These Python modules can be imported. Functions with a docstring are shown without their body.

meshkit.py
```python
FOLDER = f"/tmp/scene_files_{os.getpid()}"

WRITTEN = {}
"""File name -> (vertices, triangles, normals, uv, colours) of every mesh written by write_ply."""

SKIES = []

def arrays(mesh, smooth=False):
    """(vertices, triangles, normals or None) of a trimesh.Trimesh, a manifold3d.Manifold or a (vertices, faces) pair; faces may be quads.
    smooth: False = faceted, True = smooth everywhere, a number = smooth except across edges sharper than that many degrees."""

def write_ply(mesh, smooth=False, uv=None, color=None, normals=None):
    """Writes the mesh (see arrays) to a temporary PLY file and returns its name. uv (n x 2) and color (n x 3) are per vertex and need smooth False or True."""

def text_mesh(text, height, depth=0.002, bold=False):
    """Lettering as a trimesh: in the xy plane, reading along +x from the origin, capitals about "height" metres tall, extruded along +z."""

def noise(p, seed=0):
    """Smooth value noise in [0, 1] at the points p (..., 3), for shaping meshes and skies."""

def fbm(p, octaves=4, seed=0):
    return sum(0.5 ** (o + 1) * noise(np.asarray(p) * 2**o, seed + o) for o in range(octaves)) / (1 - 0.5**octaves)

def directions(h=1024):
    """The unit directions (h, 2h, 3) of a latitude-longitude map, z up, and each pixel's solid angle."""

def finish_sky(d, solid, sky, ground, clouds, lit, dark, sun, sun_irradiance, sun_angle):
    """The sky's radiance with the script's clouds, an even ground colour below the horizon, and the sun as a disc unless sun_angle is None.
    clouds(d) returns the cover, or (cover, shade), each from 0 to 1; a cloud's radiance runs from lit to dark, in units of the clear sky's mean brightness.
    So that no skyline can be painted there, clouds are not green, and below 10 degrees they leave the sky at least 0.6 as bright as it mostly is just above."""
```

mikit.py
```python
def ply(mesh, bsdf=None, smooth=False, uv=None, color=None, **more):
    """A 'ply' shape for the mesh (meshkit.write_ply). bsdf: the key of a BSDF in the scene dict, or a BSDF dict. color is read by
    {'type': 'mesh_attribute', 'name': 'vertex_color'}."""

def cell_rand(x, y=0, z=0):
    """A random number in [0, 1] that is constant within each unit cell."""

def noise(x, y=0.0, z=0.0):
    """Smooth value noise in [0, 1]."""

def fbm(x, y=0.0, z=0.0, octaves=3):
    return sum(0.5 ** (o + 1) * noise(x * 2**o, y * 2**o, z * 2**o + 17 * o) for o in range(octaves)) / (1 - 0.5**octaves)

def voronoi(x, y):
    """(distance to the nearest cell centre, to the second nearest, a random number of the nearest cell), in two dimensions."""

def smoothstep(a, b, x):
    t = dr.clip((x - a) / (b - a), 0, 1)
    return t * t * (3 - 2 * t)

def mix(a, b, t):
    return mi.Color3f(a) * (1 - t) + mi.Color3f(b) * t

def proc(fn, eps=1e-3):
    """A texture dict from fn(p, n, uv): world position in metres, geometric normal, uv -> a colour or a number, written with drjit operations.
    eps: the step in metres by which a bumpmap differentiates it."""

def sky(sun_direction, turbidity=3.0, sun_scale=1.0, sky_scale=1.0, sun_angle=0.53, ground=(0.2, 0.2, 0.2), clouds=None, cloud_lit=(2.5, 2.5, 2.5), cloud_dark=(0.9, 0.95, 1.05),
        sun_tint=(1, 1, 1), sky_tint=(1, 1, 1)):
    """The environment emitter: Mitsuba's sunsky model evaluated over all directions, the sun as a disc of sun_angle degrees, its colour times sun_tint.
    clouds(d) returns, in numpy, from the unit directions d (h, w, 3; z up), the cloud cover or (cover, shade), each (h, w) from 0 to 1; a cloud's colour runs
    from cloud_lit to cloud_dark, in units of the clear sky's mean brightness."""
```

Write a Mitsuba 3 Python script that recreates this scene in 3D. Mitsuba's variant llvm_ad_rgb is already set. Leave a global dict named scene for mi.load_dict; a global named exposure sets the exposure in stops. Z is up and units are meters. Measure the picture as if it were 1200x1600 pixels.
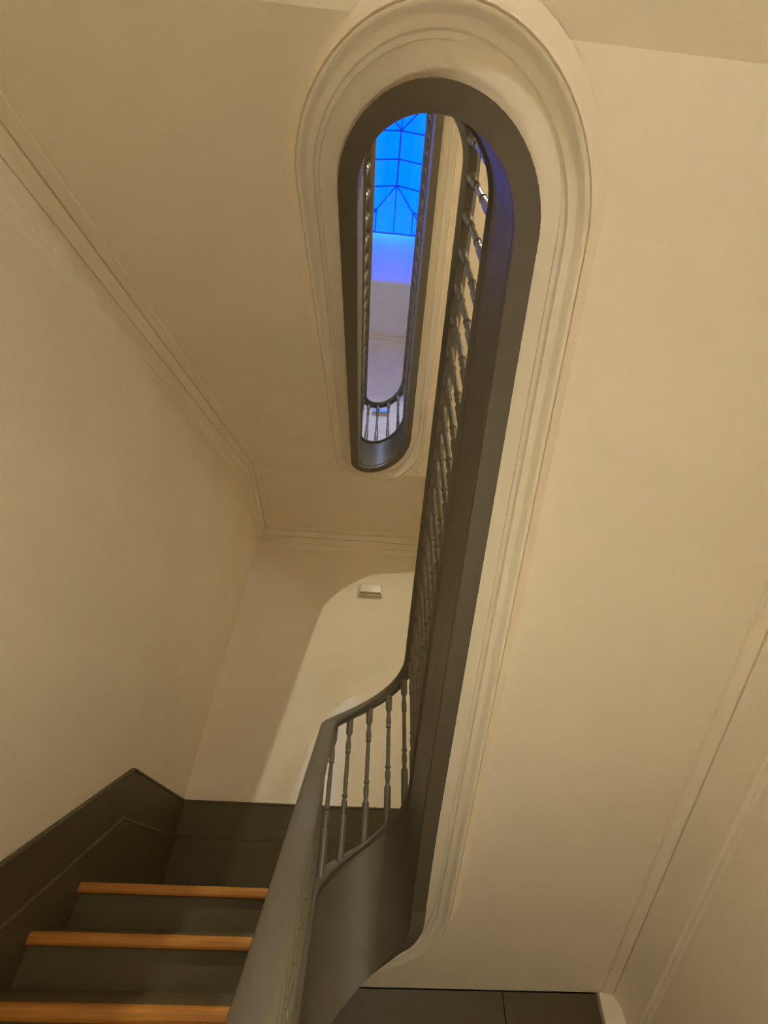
import math
import numpy as np, trimesh, shapely.geometry as sg, mitsuba as mi, mikit
from mikit import noise, fbm, smoothstep, mix

T = mi.ScalarTransform4f
scene, labels = {}, {}
ZG = 1.403                      # height of the first half landing's datum above the ground floor

# ---------------------------------------------------------------- camera, sky, exposure, lamp positions
exposure = 0.0
YAW, PITCH, ROLL, FPX = 3.3975, 42.4103, 1.8991, 658.41
CAM = np.array([-0.1307, -2.8933, 0.4768 + ZG])
_y, _p, _r = np.radians([YAW, PITCH, ROLL])
_f = np.array([math.sin(_y) * math.cos(_p), math.cos(_y) * math.cos(_p), math.sin(_p)])
_rt = np.array([math.cos(_y), -math.sin(_y), 0.0])
_up = np.cross(_rt, _f)
_u = -_rt * math.sin(_r) + _up * math.cos(_r)
scene['camera'] = {'type': 'perspective', 'fov': math.degrees(2 * math.atan(600 / FPX)), 'fov_axis': 'x', 'near_clip': 0.02, 'far_clip': 500.0,
                   'to_world': T().look_at(origin=CAM.tolist(), target=(CAM + _f).tolist(), up=_u.tolist())}
scene['sky'] = mikit.sky((0.2, -1.0, 0.12), turbidity=3.0, sun_scale=0.0, sky_scale=100.0, sky_tint=(0.0, 0.200, 2.5))
WARM = np.array([1.02, 1.0, 0.74])      # colours of the unseen lamps: landing above, rear, low, top landing
REAR_COLOUR, LOW_COLOUR, COOL = np.array([0.97, 1.00, 0.95]), np.array([1.12, 1.02, 0.70]), np.array([0.82, 1.06, 1.65])  # top landing's unseen lamp is bluish, to carry sky tint onto the top storey
UNSEEN_SHADED_LAMPS = [(0.46, -3.40, 5.70), (0.46, -3.40, 9.50)]      # unseen, over the two landings above, lighting the far wall
SHADED_RADIANCE, SHADED_R = 11300.0, 0.035
UNSEEN_REAR_LAMP, REAR_RADIANCE, REAR_R = (1.15, -6.30, 0.90), 101.0, 0.15  # out of view behind the camera, placed to light the soffits
UNSEEN_LOW_LAMP, LOW_RADIANCE, LOW_R = (0.02, -2.30, 0.0), 31.0, 0.15  # out of view, in place of floor bounce; lights the right soffit

# ---------------------------------------------------------------- materials
def plaster_col(a, b):
    def fn(p, n, uv):
        t = fbm(p.x * 2.3, p.y * 2.3, p.z * 2.3, 4)
        return mix(a, b, smoothstep(0.3, 0.7, t))
    return mikit.proc(fn)

def bump_fn(p, n, uv):
    return fbm(p.x * 14, p.y * 14, p.z * 14, 3) + 0.15 * noise(p.x * 160, p.y * 160, p.z * 160)

def rough(base, r, spec=0.5, **k):
    return {'type': 'twosided', 'bsdf': {'type': 'principled', 'base_color': base, 'roughness': r, 'specular': spec, **k}}

def rgb(*c):
    return {'type': 'rgb', 'value': list(c)}

scene['plaster'] = {'type': 'twosided', 'bsdf': {'type': 'bumpmap', 'scale': 0.0018, 'tex': mikit.proc(bump_fn, 0.004),
                    'bsdf': {'type': 'principled', 'base_color': plaster_col((.785, .70, .57), (.815, .73, .60)), 'roughness': 0.65, 'specular': 0.3}}}
def olive_col(p, n, uv):
    t = fbm(p.x * 9, p.y * 9, p.z * 9, 3)
    return mix((.094, .081, .058), (.110, .095, .069), t)
scene['white_paint'] = rough(mikit.proc(lambda p, n, uv: mix((.80, .79, .77), (.84, .83, .81), fbm(p.x * 3, p.y * 3, p.z * 3, 3))), 0.6, 0.3)
scene['olive_paint'] = {'type': 'twosided', 'bsdf': {'type': 'bumpmap', 'scale': 0.0015, 'tex': mikit.proc(bump_fn, 0.003),
                        'bsdf': {'type': 'principled', 'base_color': mikit.proc(olive_col), 'roughness': 0.48, 'specular': 0.36}}}
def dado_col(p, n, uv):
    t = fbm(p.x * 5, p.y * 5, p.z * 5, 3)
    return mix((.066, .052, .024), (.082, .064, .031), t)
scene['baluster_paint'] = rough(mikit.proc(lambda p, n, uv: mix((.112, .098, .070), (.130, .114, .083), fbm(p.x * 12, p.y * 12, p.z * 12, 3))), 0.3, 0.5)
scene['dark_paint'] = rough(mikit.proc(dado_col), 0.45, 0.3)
def nosing_col(p, n, uv):
    g = fbm(p.x * 6, p.y * 60, p.z * 90, 3)
    return mix((.30, .115, .016), (.50, .20, .034), g)
scene['nosing_wood'] = rough(mikit.proc(nosing_col), 0.4)
def tread_col(p, n, uv):
    g = fbm(p.x * 5, p.y * 50, p.z * 50, 3)
    return mix((.060, .046, .022), (.085, .065, .032), g)
scene['tread_wood'] = rough(mikit.proc(tread_col), 0.45)
scene['white_plastic'] = rough(rgb(.60, .53, .42), 0.4)
scene['grey_plastic'] = rough(rgb(.34, .28, .19), 0.45)
scene['opal_lens'] = rough(rgb(.62, .55, .43), 0.2)
scene['blue_lens'] = rough(rgb(.36, .58, .92), 0.12)
scene['bar_metal'] = rough(rgb(.10, .11, .13), 0.5)
scene['pane_glass'] = {'type': 'thindielectric'}
scene['landing_wood'] = rough(mikit.proc(lambda p, n, uv: mix((.10, .075, .045), (.15, .115, .07), fbm(p.x * 40, p.y * 3, p.z, 3))), 0.45)
scene['stone_floor'] = rough(mikit.proc(lambda p, n, uv: mix((.34, .29, .22), (.42, .36, .28), fbm(p.x * 4, p.y * 4, p.z, 4))), 0.5)

# ---------------------------------------------------------------- helpers
def up(mesh):
    v, f = mesh if isinstance(mesh, tuple) else (mesh.vertices, mesh.faces)
    v = np.asarray(v, float) + [0, 0, ZG]
    f = np.asarray(f, int)
    if f.shape[1] == 4:
        f = np.vstack([f[:, [0, 1, 2]], f[:, [0, 2, 3]]])
    return trimesh.Trimesh(v, f, process=False)

def key_for(name, parent=None):
    base = f'{parent}__{name}' if parent else name
    k, i = base, 0
    while k in scene or k in labels or any(x.startswith(k + '__') for x in scene):
        i += 1
        k = f'{base}_{i:03d}'
    return k

def obj(name, mesh, mat, parent=None, smooth=False, **more):
    k = key_for(name, parent)
    scene[k] = mikit.ply(up(mesh), mat, smooth=smooth, **more)
    return k

def thing(name, label, category=None, group=None, kind=None):
    k = key_for(name)
    tag(k, label, category, group, kind)
    return k

def tag(k, label, category=None, group=None, kind=None):
    labels[k] = {'label': label}
    if category: labels[k]['category'] = category
    if group: labels[k]['group'] = group
    if kind: labels[k]['kind'] = kind

def box(x0, x1, y0, y1, z0, z1):
    m = trimesh.creation.box(extents=(x1 - x0, y1 - y0, z1 - z0))
    m.apply_translation(((x0 + x1) / 2, (y0 + y1) / 2, (z0 + z1) / 2))
    return m

def cat(*ms):
    return trimesh.util.concatenate([m if isinstance(m, trimesh.Trimesh) else trimesh.Trimesh(*m, process=False) for m in ms])

def prism_yz(pts, x0, x1):
    """A polygon in (y, z) extruded along x."""
    m = trimesh.creation.extrude_polygon(sg.Polygon(pts), x1 - x0)
    v = m.vertices
    out = trimesh.Trimesh(np.c_[v[:, 2] + x0, v[:, 0], v[:, 1]], m.faces, process=False)
    return out

def prism_xy(poly, z0, z1):
    m = trimesh.creation.extrude_polygon(poly, z1 - z0)
    m.apply_translation((0, 0, z0))
    return m

def lathe(profile, n=20):
    """profile: (radius, z) from bottom to top."""
    pr = np.array(profile, float)
    a = np.arange(n) * 2 * np.pi / n
    v = np.stack([pr[:, None, 0] * np.cos(a), pr[:, None, 0] * np.sin(a), np.broadcast_to(pr[:, None, 1], (len(pr), n))], -1).reshape(-1, 3)
    q = []
    for i in range(len(pr) - 1):
        for j in range(n):
            k = (j + 1) % n
            q.append((i * n + j, i * n + k, (i + 1) * n + k, (i + 1) * n + j))
    f = np.array(q)
    f = np.vstack([f[:, [0, 1, 2]], f[:, [0, 2, 3]]])
    b, t = len(v), len(v) + 1
    v = np.vstack([v, [0, 0, pr[0, 1]], [0, 0, pr[-1, 1]]])
    L = (len(pr) - 1) * n
    caps = [(b, (j + 1) % n, j) for j in range(n)] + [(t, L + j, L + (j + 1) % n) for j in range(n)]
    return trimesh.Trimesh(v, np.vstack([f, caps]), process=False)

def skin(rings, closed=True):
    """rings: (n, k, 3) sections -> closed tube with caps."""
    R = np.asarray(rings, float)
    n, k = R.shape[:2]
    q = []
    for i in range(n - 1):
        for j in range(k):
            j2 = (j + 1) % k
            q.append((i * k + j, i * k + j2, (i + 1) * k + j2, (i + 1) * k + j))
    q = np.array(q)
    f = [np.vstack([q[:, [0, 1, 2]], q[:, [0, 2, 3]]])]
    # caps: triangulate the section polygon once, in its own plane
    c = R[0].mean(0)
    nrm = sum(np.cross(R[0][j] - c, R[0][(j + 1) % k] - c) for j in range(k))
    a = np.cross(nrm, [0.3, 0.5, 0.8]); a /= np.linalg.norm(a)
    b = np.cross(nrm, a); b /= np.linalg.norm(b)
    tri = ear([((p - c) @ a, (p - c) @ b) for p in R[0]])
    f.append(tri[:, ::-1]); f.append(tri + (n - 1) * k)
    m = trimesh.Trimesh(R.reshape(-1, 3), np.vstack(f), process=False)
    if m.volume < 0:
        m.invert()
    return m

def ear(pts):
    """Ear clipping; indices into pts."""
    P = np.array(pts)
    area = sum(P[i - 1][0] * P[i][1] - P[i][0] * P[i - 1][1] for i in range(len(P)))
    idx = list(range(len(P))) if area > 0 else list(range(len(P)))[::-1]
    cr = lambda a, b, c: (b[0] - a[0]) * (c[1] - a[1]) - (b[1] - a[1]) * (c[0] - a[0])
    out = []
    while len(idx) > 3:
        for i in range(len(idx)):
            a, b, c = idx[i - 1], idx[i], idx[(i + 1) % len(idx)]
            if cr(P[a], P[b], P[c]) <= 1e-14:
                continue
            if any(cr(P[a], P[b], P[o]) > 0 and cr(P[b], P[c], P[o]) > 0 and cr(P[c], P[a], P[o]) > 0 for o in idx if o not in (a, b, c)):
                continue
            out.append((a, b, c)); idx.pop(i)
            break
        else:
            out.append((idx[-1], idx[0], idx[1])); idx.pop(0)
    out.append(tuple(idx))
    out = np.array(out)
    return out if area > 0 else out[:, ::-1]

def solid_grid(X, Y, Z, th):
    """A slab whose underside is the grid; its top lies th above."""
    n, k = X.shape
    lo = np.stack([X, Y, Z], -1).reshape(-1, 3)
    hi = lo + [0, 0, 1] * np.broadcast_to(np.asarray(th, float).reshape(-1, 1) if np.ndim(th) else th, (n * k, 1))
    id_ = np.arange(n * k).reshape(n, k)
    q = np.stack([id_[:-1, :-1], id_[1:, :-1], id_[1:, 1:], id_[:-1, 1:]], -1).reshape(-1, 4)
    edge = list(id_[0, :]) + list(id_[1:, -1]) + list(id_[-1, -2::-1]) + list(id_[-2:0:-1, 0])
    side = [(a, b, b + n * k, a + n * k) for a, b in zip(edge, edge[1:] + edge[:1])]
    f = np.vstack([q, q[:, ::-1] + n * k, side])
    f = np.vstack([f[:, [0, 1, 2]], f[:, [0, 2, 3]]])
    m = trimesh.Trimesh(np.vstack([lo, hi]), f, process=False)
    trimesh.repair.fix_normals(m)
    return m

# ---------------------------------------------------------------- measures of the stair (metres, first string's foot of the turn = 0)
XL, XR, YF, YN = -1.523, 1.624, 1.626, -7.40
M, DL, RISE = 0.5642, 0.4699, 1.9
WL, WR, WF = XL + .002, XR - .002, YF - .002     # just clear of the walls
LEN = (RISE - DL) / M                   # straight length of a flight's string
SO = 0.068                              # soffit above the string's lower edge
CF, CN = 0.4167, -2.952                 # creases between sloping soffits and level landings
RI, RO = 0.247, 0.318                   # string: well face and stair face, from the well's centre line
HS, HR, RC = 0.462, 1.222, 0.268        # string height, underside of the rail, rail's centre line
ZF = 0.497                              # first half landing
ZTOP, ZEAVE, ZRIDGE = 10.06, 13.54, 14.205

def herm(t, z0, z1, s):
    return (2*t**3 - 3*t**2 + 1)*z0 + (t**3 - 2*t**2 + t)*s + (-2*t**3 + 3*t**2)*z1 + (t**3 - t**2)*s

ARC = np.linspace(0, 1, 29)
ARCZ = herm(ARC, 0, DL, M * RI * np.pi * 0.9)
def straight(x, y0, y1, z0, z1, n=2):
    t = np.linspace(0, 1, n)
    return [((0.0, y0 + (y1 - y0) * a), (x, 0.0), z0 + (z1 - z0) * a) for a in t]
def far_arc(lvl):
    return [((0.0, 0.0), (math.cos(math.pi * (1 - t)), math.sin(math.pi * (1 - t))), z + lvl * 2 * RISE) for t, z in zip(ARC, ARCZ)]
def near_arc(lvl):
    return [((0.0, -LEN), (math.cos(-math.pi * t), math.sin(-math.pi * t)), z + RISE + lvl * 2 * RISE) for t, z in zip(ARC, ARCZ)]

SEG = {
    'A': straight(-1, -2.62, 0, M * -2.62, 0),
    'arc1': far_arc(0),
    'B': straight(1, 0, -LEN, DL, RISE, 26),
    'near1': near_arc(0),
    'C': straight(-1, -LEN, 0, RISE + DL, 2 * RISE),
    'arc2': far_arc(1),
    'D': straight(1, 0, -LEN, 2 * RISE + DL, 3 * RISE),
    'near2': near_arc(1)[:15],
}
_e = SEG['near2'][-1]
ye_ = _e[0][1]
SEG['guard'] = [((x, ye_), (0.0, -1.0), _e[2]) for x in (0.0, -0.75, WL)]

def P(s, r, dz):
    (bx, by), (nx, ny), z = s
    return (bx + nx * r, by + ny * r, z + dz)

def sweep(seg, section):
    return skin([[P(s, r, dz(s) if callable(dz) else dz) for r, dz in section] for s in seg])

# ---------------------------------------------------------------- room shell
def struct(name, mesh, mat, label, smooth=False):
    k = obj(name, mesh, mat, None, smooth)
    tag(k, label, kind='structure')
    return k

GZ = -1.403
struct('floor', box(XL - .3, XR + .3, YN - .3, YF + .3, GZ - .2, GZ), 'stone_floor', 'stone floor of the ground storey')
struct('wall_left', box(XL - .25, XL, YN - .25, YF + .25, GZ, ZTOP), 'plaster', 'cream plastered wall beside the lower flight')
struct('wall_right', box(XR, XR + .25, YN - .25, YF + .25, GZ, ZTOP), 'plaster', 'cream plastered wall under the overhead flight')
struct('wall_far', box(XL - .25, XR + .25, YF, YF + .25, GZ, ZTOP), 'plaster', 'cream plastered end wall above the half landing')
struct('wall_near', box(XL - .25, XR + .25, YN - .25, YN, GZ, ZTOP), 'plaster', 'cream plastered wall behind the viewer')

LX, HW = 0.06, 0.93                     # skylight: centre line and half width
LY0, LY1 = -1.60 - HW, -0.53 + HW
hole = sg.box(LX - HW, LY0, LX + HW, LY1)
struct('ceiling', prism_xy(sg.box(XL - .25, YN - .25, XR + .25, YF + .25).difference(hole), ZTOP, ZTOP + .2), 'white_paint', 'top ceiling around the skylight shaft')
ring = sg.box(LX - HW - .15, LY0 - .15, LX + HW + .15, LY1 + .15).difference(hole)
struct('wall_shaft', prism_xy(ring, ZTOP + .2, ZEAVE - .02), 'white_paint', 'blue lit plaster shaft under the skylight')
# shaft foot moulding
def rect_loop(d, z):
    return [(LX - HW + d, LY0 + d, z), (LX + HW - d, LY0 + d, z), (LX + HW - d, LY1 - d, z), (LX - HW + d, LY1 - d, z)]
def frame_loop(prof):
    """prof: (inset, z) closed polygon swept around the shaft's rectangle."""
    R = np.array([rect_loop(d, z) for d, z in prof])            # k, 4, 3
    R = R.transpose(1, 0, 2)
    k = R.shape[1]
    q = [(i * k + j, i * k + (j + 1) % k, ((i + 1) % 4) * k + (j + 1) % k, ((i + 1) % 4) * k + j) for i in range(4) for j in range(k)]
    q = np.array(q)
    m = trimesh.Trimesh(R.reshape(-1, 3), np.vstack([q[:, [0, 1, 2]], q[:, [0, 2, 3]]]), process=False)
    if m.volume < 0: m.invert()
    return m
struct('trim_1', frame_loop([(-.06, ZTOP), (-.06, ZTOP - .03), (.012, ZTOP - .035), (.02, ZTOP - .01), (.02, ZTOP + .05), (.03, ZTOP + .06), (.03, ZTOP + .10), (.012, ZTOP + .16), (0, ZTOP + .22), (0, ZTOP)]),
       'white_paint', 'plaster moulding around the foot of the skylight shaft')

# ---------------------------------------------------------------- soffits, landings, flights
def wclip(x, s):
    return np.sin(np.pi / 2 * np.clip(x / s, -1, 1))

def near_soffit(x, y, lvl):             # lvl 0: landing over the camera
    return 2.203 + lvl * 2 * RISE - M * np.maximum(0, y - CN) * wclip(x, .31)
def far_soffit(x, y, lvl):              # lvl 1: half landing above
    return 0.303 + lvl * 2 * RISE + M * np.maximum(0, CF - y) * wclip(x, .31)
def flight_soffit(y, code):
    return {'B': DL + SO - M * y, 'C': 2 * RISE + SO + M * y, 'D': 2 * RISE + DL + SO - M * y}[code]

def patch(far, lvl, th):
    """The piece of a landing's soffit that runs around the end of the well."""
    yc, h = (0.0, CF) if far else (-LEN, -LEN - CN)
    sgn = 1 if far else -1
    al = math.atan2(h, .50)
    th_ = np.unique(np.r_[np.linspace(0, np.pi, 49), al, np.pi - al])
    c, s = np.cos(th_), np.sin(th_)
    with np.errstate(divide='ignore'):
        Rm = np.minimum(.50 / np.maximum(np.abs(c), 1e-9), h / np.maximum(s, 1e-9))
    t = np.linspace(0, 1, 9)[:, None]
    r = .285 + (Rm - .285) * t
    X, Y = r * c, yc + sgn * r * s
    Z = (far_soffit if far else near_soffit)(X, Y, lvl)
    return solid_grid(X, Y, Z, th)

def plane_slab(x0, x1, y0, y1, code, th=.13):
    X, Y = np.meshgrid(np.linspace(x0, x1, 2), np.linspace(y0, y1, 2), indexing='ij')
    return solid_grid(X, Y, flight_soffit(Y, code), th)

def well_cut(poly):
    stad = sg.LineString([(0, 0), (0, -LEN)]).buffer(.30, quad_segs=16)
    return poly.difference(stad)

# lower flight, the one that climbs at the left
RUN, RS = RISE / 11 / M, RISE / 11
YNOSE = 0.195
fa = thing('stair_flight', 'dark painted flight of steps with worn orange wooden nosings at lower left', 'stairs')
XS0, XS1 = XL + .035, -RI - .055
nosing_pts = [(-.002, -.040), (.020, -.046), (.050, -.046), (.050, 0), (.006, 0), (-.002, -.006), (-.005, -.015), (-.005, -.031)]
for k in range(11):
    z, yn = ZF - k * RS, YNOSE - k * RUN
    rz0 = max(z - RS, GZ)
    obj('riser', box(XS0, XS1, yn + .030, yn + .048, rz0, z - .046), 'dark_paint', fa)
    if k:
        tr = obj('tread', box(XS0, XS1, yn + .050, yn + RUN + .030, z - .040, z), 'tread_wood', fa)
    else:
        tr = fa
    obj('nosing', prism_yz([(yn + a, z + b) for a, b in nosing_pts], XS0, XS1), 'nosing_wood', tr)
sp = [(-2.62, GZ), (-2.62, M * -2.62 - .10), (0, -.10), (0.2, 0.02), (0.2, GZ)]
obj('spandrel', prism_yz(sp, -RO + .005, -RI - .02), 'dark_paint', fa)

# half landing at the head of that flight
k = obj('half_landing', prism_xy(well_cut(sg.box(XL + .04, YNOSE + .05, WR, YF - .04)), ZF - .062, ZF), 'tread_wood')
tag(k, 'dark half landing at the head of the lower steps', 'landing')

fb = thing('stair_flight', 'overhead flight with smooth cream plaster underside at right, rising towards the viewer', 'stairs')
obj('soffit', cat(plane_slab(RI + .045, WR, -LEN, .30, 'B'), plane_slab(.50, WR, CN, -LEN, 'B'), plane_slab(-.28, WR, .30, .80, 'B', .05)), 'plaster', fb)
fc = thing('stair_flight', 'overhead flight with shaded plaster underside at upper left, rising away to the far wall', 'stairs')
obj('soffit', cat(plane_slab(WL, -RI - .045, -LEN, 0, 'C'), plane_slab(WL, -.50, CN, -LEN, 'C'), plane_slab(WL, -.50, 0, CF, 'C')), 'plaster', fc)
fd = thing('stair_flight', 'upper flight with plaster underside glimpsed through the well behind the balusters', 'stairs')
obj('soffit', cat(plane_slab(RI + .045, WR, -LEN, 0, 'D'), plane_slab(.50, WR, CN, -LEN, 'D'), plane_slab(.50, WR, 0, CF, 'D')), 'plaster', fd)

def landing(far, lvl, label):
    z = (0.303 if far else 2.203) + lvl * 2 * RISE
    a = sg.box(WL, CF, WR, WF) if far else sg.box(WL, YN + .002, WR, CN)
    k = thing('half_landing' if far else 'floor_landing', label, 'landing')
    obj('soffit', cat(prism_xy(a, z, z + .15), patch(far, lvl, .15)), 'plaster', k)
    obj('floor_board', prism_xy(a, z + .15, z + .194), 'landing_wood', k)
landing(False, 0, 'landing overhead at the near end of the well, its cream underside at the top edge')
landing(True, 1, 'upper half landing at the far end of the well with a plain cream underside')
landing(False, 1, 'highest landing at the near end of the well, under the skylight')

# plaster moulding that runs around the well on the soffits
RP = [(.390, .006), (.392, -.007), (.400, -.010), (.405, -.012), (.411, -.024), (.432, -.028), (.438, -.034), (.449, -.050), (.456, -.054), (.463, -.054), (.464, -.042), (.468, -.042), (.469, -.053),
      (.478, -.046), (.495, -.022), (.525, .006)]
def seg_on(seg, zf):
    out = []
    for s in seg:
        x, y, _ = P(s, .44, 0)
        out.append((s[0], s[1], float(zf(x, y))))
    return out
ringB = seg_on([((0.0, .14), (math.cos(a), math.sin(a)), 0.0) for a in np.radians(np.linspace(100, 4, 20))] + straight(1, .14, -LEN, 0, 0), lambda x, y: flight_soffit(y, 'B'))
ringN = seg_on(near_arc(0), lambda x, y: near_soffit(np.array(x), np.array(y), 0))
ringC = seg_on(straight(-1, -LEN, 0, 0, 0), lambda x, y: flight_soffit(y, 'C'))
ringF = seg_on(far_arc(1), lambda x, y: far_soffit(np.array(x), np.array(y), 1))
ringD = seg_on(straight(1, 0, -LEN, 0, 0), lambda x, y: flight_soffit(y, 'D'))
def joined(*segs):
    out = list(segs[0])
    for s in segs[1:]:
        out += s[1:]
    return out
k = obj('trim_2', sweep(joined(ringB, ringN, ringC, ringF, ringD), RP), 'plaster', None, 40)
tag(k, 'raised plaster moulding looping around the oval well', kind='structure')

# cornices: (distance from wall, height) under the soffits
CP = [(0, .01), (.142, .01), (.142, -.008), (.136, -.014), (.081, -.020), (.080, -.002), (.075, -.002), (.074, -.026), (.064, -.038), (.052, -.058), (.044, -.084), (.042, -.089), (.026, -.090), (.026, -.094),
      (.037, -.096), (.031, -.120), (.027, -.165), (.025, -.176), (.016, -.184), (.012, -.188), (.016, -.196), (.016, -.206), (.009, -.220), (.007, -.236), (0, -.250)]
CPR = [(0, .01), (.142, .01), (.142, -.008), (.136, -.014), (.081, -.020), (.080, -.002), (.075, -.002), (.074, -.026), (.062, -.040), (.050, -.062), (.042, -.090), (.034, -.125), (.028, -.165), (.025, -.184),
       (.012, -.192), (.010, -.206), (0, -.215)]
left = [(y, z) for y, z in ((YN, 2.203), (CN, 2.203), (CF, 4.103), (YF, 4.103))]
def cornice_left(pts):
    rings = []
    for i, (y, z) in enumerate(pts):
        rings.append([(XL + a, y - (a if i == len(pts) - 1 else 0), z + b) for a, b in CP])
    return skin(rings)
def cornice_far(z):
    return skin([[(XL + a, YF - a, z + b) for a, b in CP], [(XR - a, YF - a, z + b) for a, b in CP]])
def cornice_right(pts):
    return skin([[(XR - a, y, z + b) for a, b in CPR] for y, z in pts])
k = obj('trim_3', cornice_left(left), 'plaster', None, 25); tag(k, 'raking plaster cornice along the left wall', kind='structure')
k = obj('trim_4', cornice_far(4.103), 'plaster', None, 25); tag(k, 'level plaster cornice across the far wall', kind='structure')
k = obj('trim_5', cornice_right([(YN, 2.203), (CN, 2.203), (.80, flight_soffit(.80, 'B'))]), 'plaster', None, 25); tag(k, 'raking plaster cornice along the right wall', kind='structure')
k = obj('trim_6', cornice_far(ZTOP), 'plaster', None, 25); tag(k, 'plaster cornice of the top ceiling on the far wall', kind='structure')

# ---------------------------------------------------------------- dado boards
zd, zk = 1.047, 0.795
def rake(y, y0, z0): return z0 + M * (y - y0)
dl_up = [(YN, GZ), (YN, rake(-3.2, .385, zd)), (-3.2, rake(-3.2, .385, zd)), (.385, zd), (YF, zd), (YF, GZ)]
dl_lo = [(YN, GZ), (YN, rake(-3.2, .455, zk)), (-3.2, rake(-3.2, .455, zk)), (.455, zk), (YF, zk), (YF, GZ)]
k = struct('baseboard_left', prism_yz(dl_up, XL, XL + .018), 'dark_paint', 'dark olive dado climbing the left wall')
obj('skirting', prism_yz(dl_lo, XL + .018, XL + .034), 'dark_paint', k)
bead = [(.016, -.006), (.016, .012), (.022, .014), (.031, .009), (.036, .002), (.034, -.006)]
pl = [(YN, dl_lo[1][1]), (-3.2, dl_lo[2][1]), (.455, zk), (YF - .03, zk)]
obj('moulding', skin([[(XL + a, y, z + b) for a, b in bead] for y, z in pl]), 'dark_paint', k, 30)
cap = [(0, -.004), (0, .012), (.020, .012), (.025, .004), (.024, -.004)]
pu = [(YN, dl_up[1][1]), (-3.2, dl_up[2][1]), (.385, zd), (YF - .02, zd)]
obj('capping', skin([[(XL + a, y, z + b) for a, b in cap] for y, z in pu]), 'dark_paint', k, 30)
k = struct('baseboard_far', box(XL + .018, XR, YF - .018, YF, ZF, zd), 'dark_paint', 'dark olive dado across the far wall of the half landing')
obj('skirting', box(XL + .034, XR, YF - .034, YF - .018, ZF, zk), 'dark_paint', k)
obj('moulding', skin([[(x, YF - a, zk + b) for a, b in bead] for x in (XL + .03, XR)]), 'dark_paint', k, 30)
obj('capping', skin([[(x, YF - a, zd + b) for a, b in cap] for x in (XL + .02, XR)]), 'dark_paint', k, 30)

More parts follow.
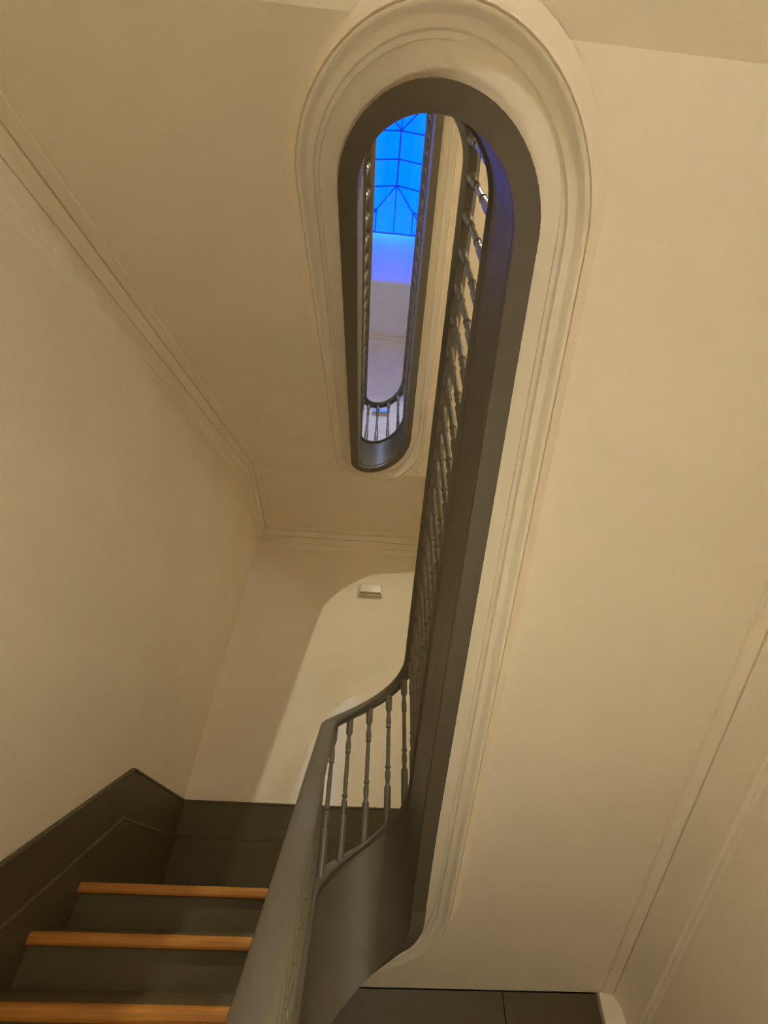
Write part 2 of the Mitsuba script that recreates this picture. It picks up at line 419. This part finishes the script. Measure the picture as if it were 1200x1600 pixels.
# panelling under the half landing
pp = thing('understair_panelling', 'dark olive painted boarding under the half landing at bottom right', 'panelling')
edges = [-.28, .89, 1.465]
for a, b in zip(edges[:-1], edges[1:]):
    obj('board', box(a + .003, b - .003, .815, .845, GZ, flight_soffit(.815, 'B')), 'dark_paint', pp)
obj('backing', box(edges[0], edges[-1], .845, .865, GZ, flight_soffit(.865, 'B')), 'dark_paint', pp)
struct('trim_7', box(1.465, XR, .775, .865, GZ, .09), 'plaster', 'cream jamb at the right of the dark boarding')

# ---------------------------------------------------------------- the string that wraps the well
st = thing('stair_string', 'olive grey outer string of the stair, one painted band wrapping the oval well', 'stair string')
def string_section(low=None, quirk=True):
    lo = low or (lambda s: 0.0)
    off = lambda d: (lambda s: lo(s) + d)
    return [(RI, off(0.0)), (RO, off(0.0)), (RO, HS - .006), (RO + .010, HS - .004), (RO + .010, HS + .018), (RI - .006, HS + .018), (RI - .012, HS + .012), (RI - .012, HS - .002),
            (RI - .004, HS - .010), (RI + .006, HS - .022), (RI + .006, HS - .034), (RI, HS - .036)] + ([(RI, off(.046)), (RI + .006, off(.043)), (RI + .006, off(.030)), (RI, off(.027))] if quirk else [])
low_z = np.array([[180, -.145], [150, -.145], [121, -.130], [104, -.112], [86, -.098], [72, -.091], [48, -.088], [35, -.098], [25, -.096], [13, -.086], [6, -.068], [0, -.045]])[::-1]
def low1(s):
    th = math.degrees(math.atan2(s[1][1], s[1][0]))
    if s[0] == (0.0, 0.0) and s[2] < 1 and 0 <= th <= 180.01:
        return float(np.interp(th, low_z[:, 0], low_z[:, 1]))
    return 0.0
def lowB(s):
    return -.045 * max(0.0, 1 + s[0][1] / .6) ** 2
for name in ('A', 'arc1', 'B', 'near1', 'C', 'arc2', 'D', 'near2', 'guard'):
    sec = string_section(low1 if name == 'arc1' else (lambda s: -.145) if name == 'A' else lowB if name == 'B' else None, name not in ('A', 'arc1'))
    obj('board', sweep(SEG[name], sec), 'olive_paint', st, 30)
labels[st + '__board_003'] = {'label': 'curved end of the string overhead'}

# ---------------------------------------------------------------- handrail and balusters
bal = thing('balustrade', 'olive grey balustrade of turned balusters under a moulded handrail, climbing around the well', 'balustrade')
HP = [(-.020, -.002), (.020, -.002), (.027, .006), (.030, .016), (.037, .021), (.043, .033), (.045, .045), (.040, .058), (.028, .068), (.012, .073), (-.012, .073),
      (-.028, .068), (-.040, .058), (-.045, .045), (-.043, .033), (-.037, .021), (-.030, .016), (-.027, .006)]
rail_path = joined(*[SEG[n] for n in ('A', 'arc1', 'B', 'near1', 'C', 'arc2', 'D', 'near2', 'guard')])
obj('handrail', sweep(rail_path, [(RC + a, HR + b) for a, b in HP]), 'olive_paint', bal, 40)

hb = HR - HS - .018                     # clear height of a baluster
BP = [(.0185, -.03), (.0185, .190), (.017, .194), (.0125, .201), (.0105, .212), (.0130, .232), (.0150, .250), (.0148, .266), (.0105, .285), (.0100, .292), (.0150, .296), (.0160, .302), (.0150, .308), (.0110, .312),
      (.0112, .33), (.0120, .40), (.0116, .47), (.0105, .520), (.0102, .533), (.0150, .537), (.0158, .543), (.0150, .549), (.0125, .553), (.0150, .566), (.0156, .580), (.0140, .600), (.0105, .622), (.0098, .632),
      (.0140, .644), (.0185, .656), (.0195, .668), (.0195, hb + .012)]
bmesh = lathe([(r * 1.17, z) for r, z in BP], 16)
bply = mikit.ply(bmesh, 'baluster_paint', smooth=35)
# distances along the rail, one baluster every STEP
pts = np.array([P(s, RC, 0) for s in joined(*[straight(-1, -2.62, 0, M * -2.62, 0, 40), SEG['arc1'], straight(1, 0, -LEN, DL, RISE, 40), SEG['near1'], straight(-1, -LEN, 0, RISE + DL, 2 * RISE, 40),
                SEG['arc2'], straight(1, 0, -LEN, 2 * RISE + DL, 3 * RISE, 40), SEG['near2'], SEG['guard']])])
d = np.r_[0, np.cumsum(np.hypot(*np.diff(pts[:, :2], axis=0).T))]
d_arc1 = 2.62
STEP = RC * math.pi / 6.05
start = d_arc1 + RC * math.radians(180 - 149)
n0 = int((start - .12) // STEP)
for q in np.arange(start - n0 * STEP, d[-1] - .05, STEP):
    x, y, z = (np.interp(q, d, pts[:, c]) for c in range(3))
    kk = key_for('baluster', bal)
    scene[kk] = {**bply, 'to_world': T().translate([float(x), float(y), float(z + HS + .018 + ZG)])}
newel = lathe([(.05, GZ), (.05, GZ + .22), (.035, GZ + .26), (.032, GZ + .5), (.04, GZ + .8), (.03, GZ + .86), (.045, GZ + .9), (.045, -2.66 * M + HR + .10), (.03, -2.66 * M + HR + .14), (.0, -2.66 * M + HR + .15)], 24)
newel.apply_translation((-RC, -2.68, 0))
obj('newel_post', newel, 'olive_paint', bal, 40)

# ---------------------------------------------------------------- emergency lights on the far wall
def emergency(z, lens, label):
    k = thing('emergency_light', label, 'emergency light')
    w, h = .148, .082
    prof = [(-w, -h, 0), (w, -h, 0), (w, h, 0), (-w, h, 0)]
    rings = [[(a * s, YF - dd, z + b * s) for a, b, _ in prof] for s, dd in ((1, 0), (1, .028), (.96, .034))]
    obj('base', skin([[tuple(p) for p in r] for r in rings]), 'white_plastic', k)
    L = [[(a * sx, YF - dd, z + .008 + b * sz) for a, b, _ in prof] for sx, sz, dd in ((.90, .74, .034), (.88, .70, .058), (.82, .60, .066))]
    obj('lens', skin(L), lens, k)
    obj('strip', box(-w * .97, w * .97, YF - .044, YF - .034, z - h * .97, z - h * .72), 'grey_plastic', k)
emergency(3.262, 'opal_lens', 'small pale oblong emergency light high on the far wall above the half landing')
emergency(7.075, 'blue_lens', 'small bluish oblong emergency light behind the highest curved rail')

# ---------------------------------------------------------------- unseen lamps, out of view, placed for the surfaces they light
def glow(r, c=WARM): return {'type': 'area', 'radiance': rgb(*(c * r))}
for (x, y, z), ceil, lab in zip(UNSEEN_SHADED_LAMPS, (2.203 + 2 * RISE, ZTOP), ('first landing above', 'highest landing')):
    k = thing('unseen_ceiling_lamp', f'unseen shaded lamp lighting the far wall, hung over the {lab}', 'lamp')
    n = 28
    prof = [(.212, z - .080), (.214, z - .076), (.200, z - .03), (.14, z + .025), (.05, z + .06), (.02, z + .08), (.012, z + .10), (.012, ceil - .02), (.05, ceil - .015), (.05, ceil)]
    inner = [(.0, z + .012), (.13, z + .012), (.190, z - .035), (.208, z - .078)]
    b = lathe(inner + prof, n)
    b.apply_translation((x, y, 0))
    obj('shade', b, 'dark_paint', k, 30)  # unseen shade, shaped and dark inside to keep light off the upper soffit
    a_ = np.arange(n) * 2 * np.pi / n
    v = np.vstack([np.c_[x + SHADED_R * np.cos(a_), y + SHADED_R * np.sin(a_), np.full(n, z + .004)], [[x, y, z + .004]]])
    f = np.array([(n, (j + 1) % n, j) for j in range(n)])
    obj('diffuser', trimesh.Trimesh(v, f, process=False), 'white_plastic', k, emitter=glow(SHADED_RADIANCE, WARM if z < 7 else COOL))
x, y, z = UNSEEN_REAR_LAMP
k = thing('unseen_rear_lamp', 'unseen globe lamp behind the viewer, placed to light the soffits', 'lamp')
b = lathe([(.0, z + .148), (.05, z + .148), (.05, z + .17), (.012, z + .18), (.012, 2.18), (.06, 2.185), (.06, 2.203)], 20); b.apply_translation((x, y, 0))
obj('fitting', b, 'white_plastic', k, 30)
g = trimesh.creation.icosphere(3, REAR_R); g.apply_translation((x, y, z))
obj('globe', g, 'white_plastic', k, True, emitter=glow(REAR_RADIANCE, REAR_COLOUR))
x, y, z = UNSEEN_LOW_LAMP
k = thing('unseen_low_lamp', 'unseen globe lamp low by the stair foot, placed to light the right underside', 'lamp')
b = lathe([(.13, GZ), (.13, GZ + .02), (.02, GZ + .05), (.012, GZ + .08), (.012, z - .18), (.03, z - .165), (.03, z - .145)], 20); b.apply_translation((x, y, 0))
obj('stand', b, 'bar_metal', k, 30)
g = trimesh.creation.icosphere(3, LOW_R); g.apply_translation((x, y, z))
obj('globe', g, 'white_plastic', k, True, emitter=glow(LOW_RADIANCE, LOW_COLOUR))

# ---------------------------------------------------------------- skylight: a hipped glazed lantern
sk = thing('window_1', 'hipped glass skylight with dark glazing bars against the blue evening sky', kind='structure')
R1, R2 = np.array([LX, LY1 - HW, ZRIDGE]), np.array([LX, LY0 + HW, ZRIDGE])
slope = (ZRIDGE - ZEAVE) / HW
def bar(a, b, name, w=.028, h=.045):
    a, b = np.array(a, float), np.array(b, float)
    t = (b - a) / np.linalg.norm(b - a)
    s = np.cross(t, [0, 0, 1.0]); s /= np.linalg.norm(s)
    n = np.cross(s, t)
    obj(name, skin([[p + s * i * w / 2 + n * j * h / 2 for i, j in ((-1, -1), (1, -1), (1, 1), (-1, 1))] for p in (a, b)]), 'bar_metal', sk)
def pane(pts):
    p = np.array(pts, float)
    f = [(0, i, i + 1) for i in range(1, len(p) - 1)]
    obj('pane', trimesh.Trimesh(p + [0, 0, .02], f, process=False), 'pane_glass', sk)
bar(R1, R2, 'ridge_bar', .038)
J = .485
for sx in (-1, 1):
    side = lambda y: np.array([LX + sx * HW, y, ZEAVE])
    mid = (R1 + R2) / 2
    for p in (R1, mid, R2):
        bar(p, side(p[1]), 'rafter_bar')
    pane([R1, mid, side(mid[1]), side(R1[1])]); pane([mid, R2, side(R2[1]), side(mid[1])])
    for Rr, s, ye in ((R1, 1, LY1), (R2, -1, LY0)):
        corner = np.array([LX + sx * HW, ye, ZEAVE])
        jp = Rr + np.array([sx * J, s * J, -slope * J])
        bar(Rr, corner, 'hip_bar')
        js, je = side(jp[1]), np.array([jp[0], ye, ZEAVE])
        bar(jp, js, 'jack_bar'); bar(jp, je, 'jack_bar')
        ec = np.array([LX, ye, ZEAVE])
        pane([Rr, jp, js, side(Rr[1])]); pane([jp, corner, js])
        pane([Rr, ec, je, jp]); pane([jp, je, corner])
for Rr, ye in ((R1, LY1), (R2, LY0)):
    bar(Rr, (LX, ye, ZEAVE), 'rafter_bar')
e = .0
for a, b in (((-HW, LY0), (HW, LY0)), ((-HW, LY1), (HW, LY1)), ((-HW, LY0), (-HW, LY1)), ((HW, LY0), (HW, LY1))):
    bar((LX + a[0], a[1], ZEAVE), (LX + b[0], b[1], ZEAVE), 'eaves_bar', .05, .06)
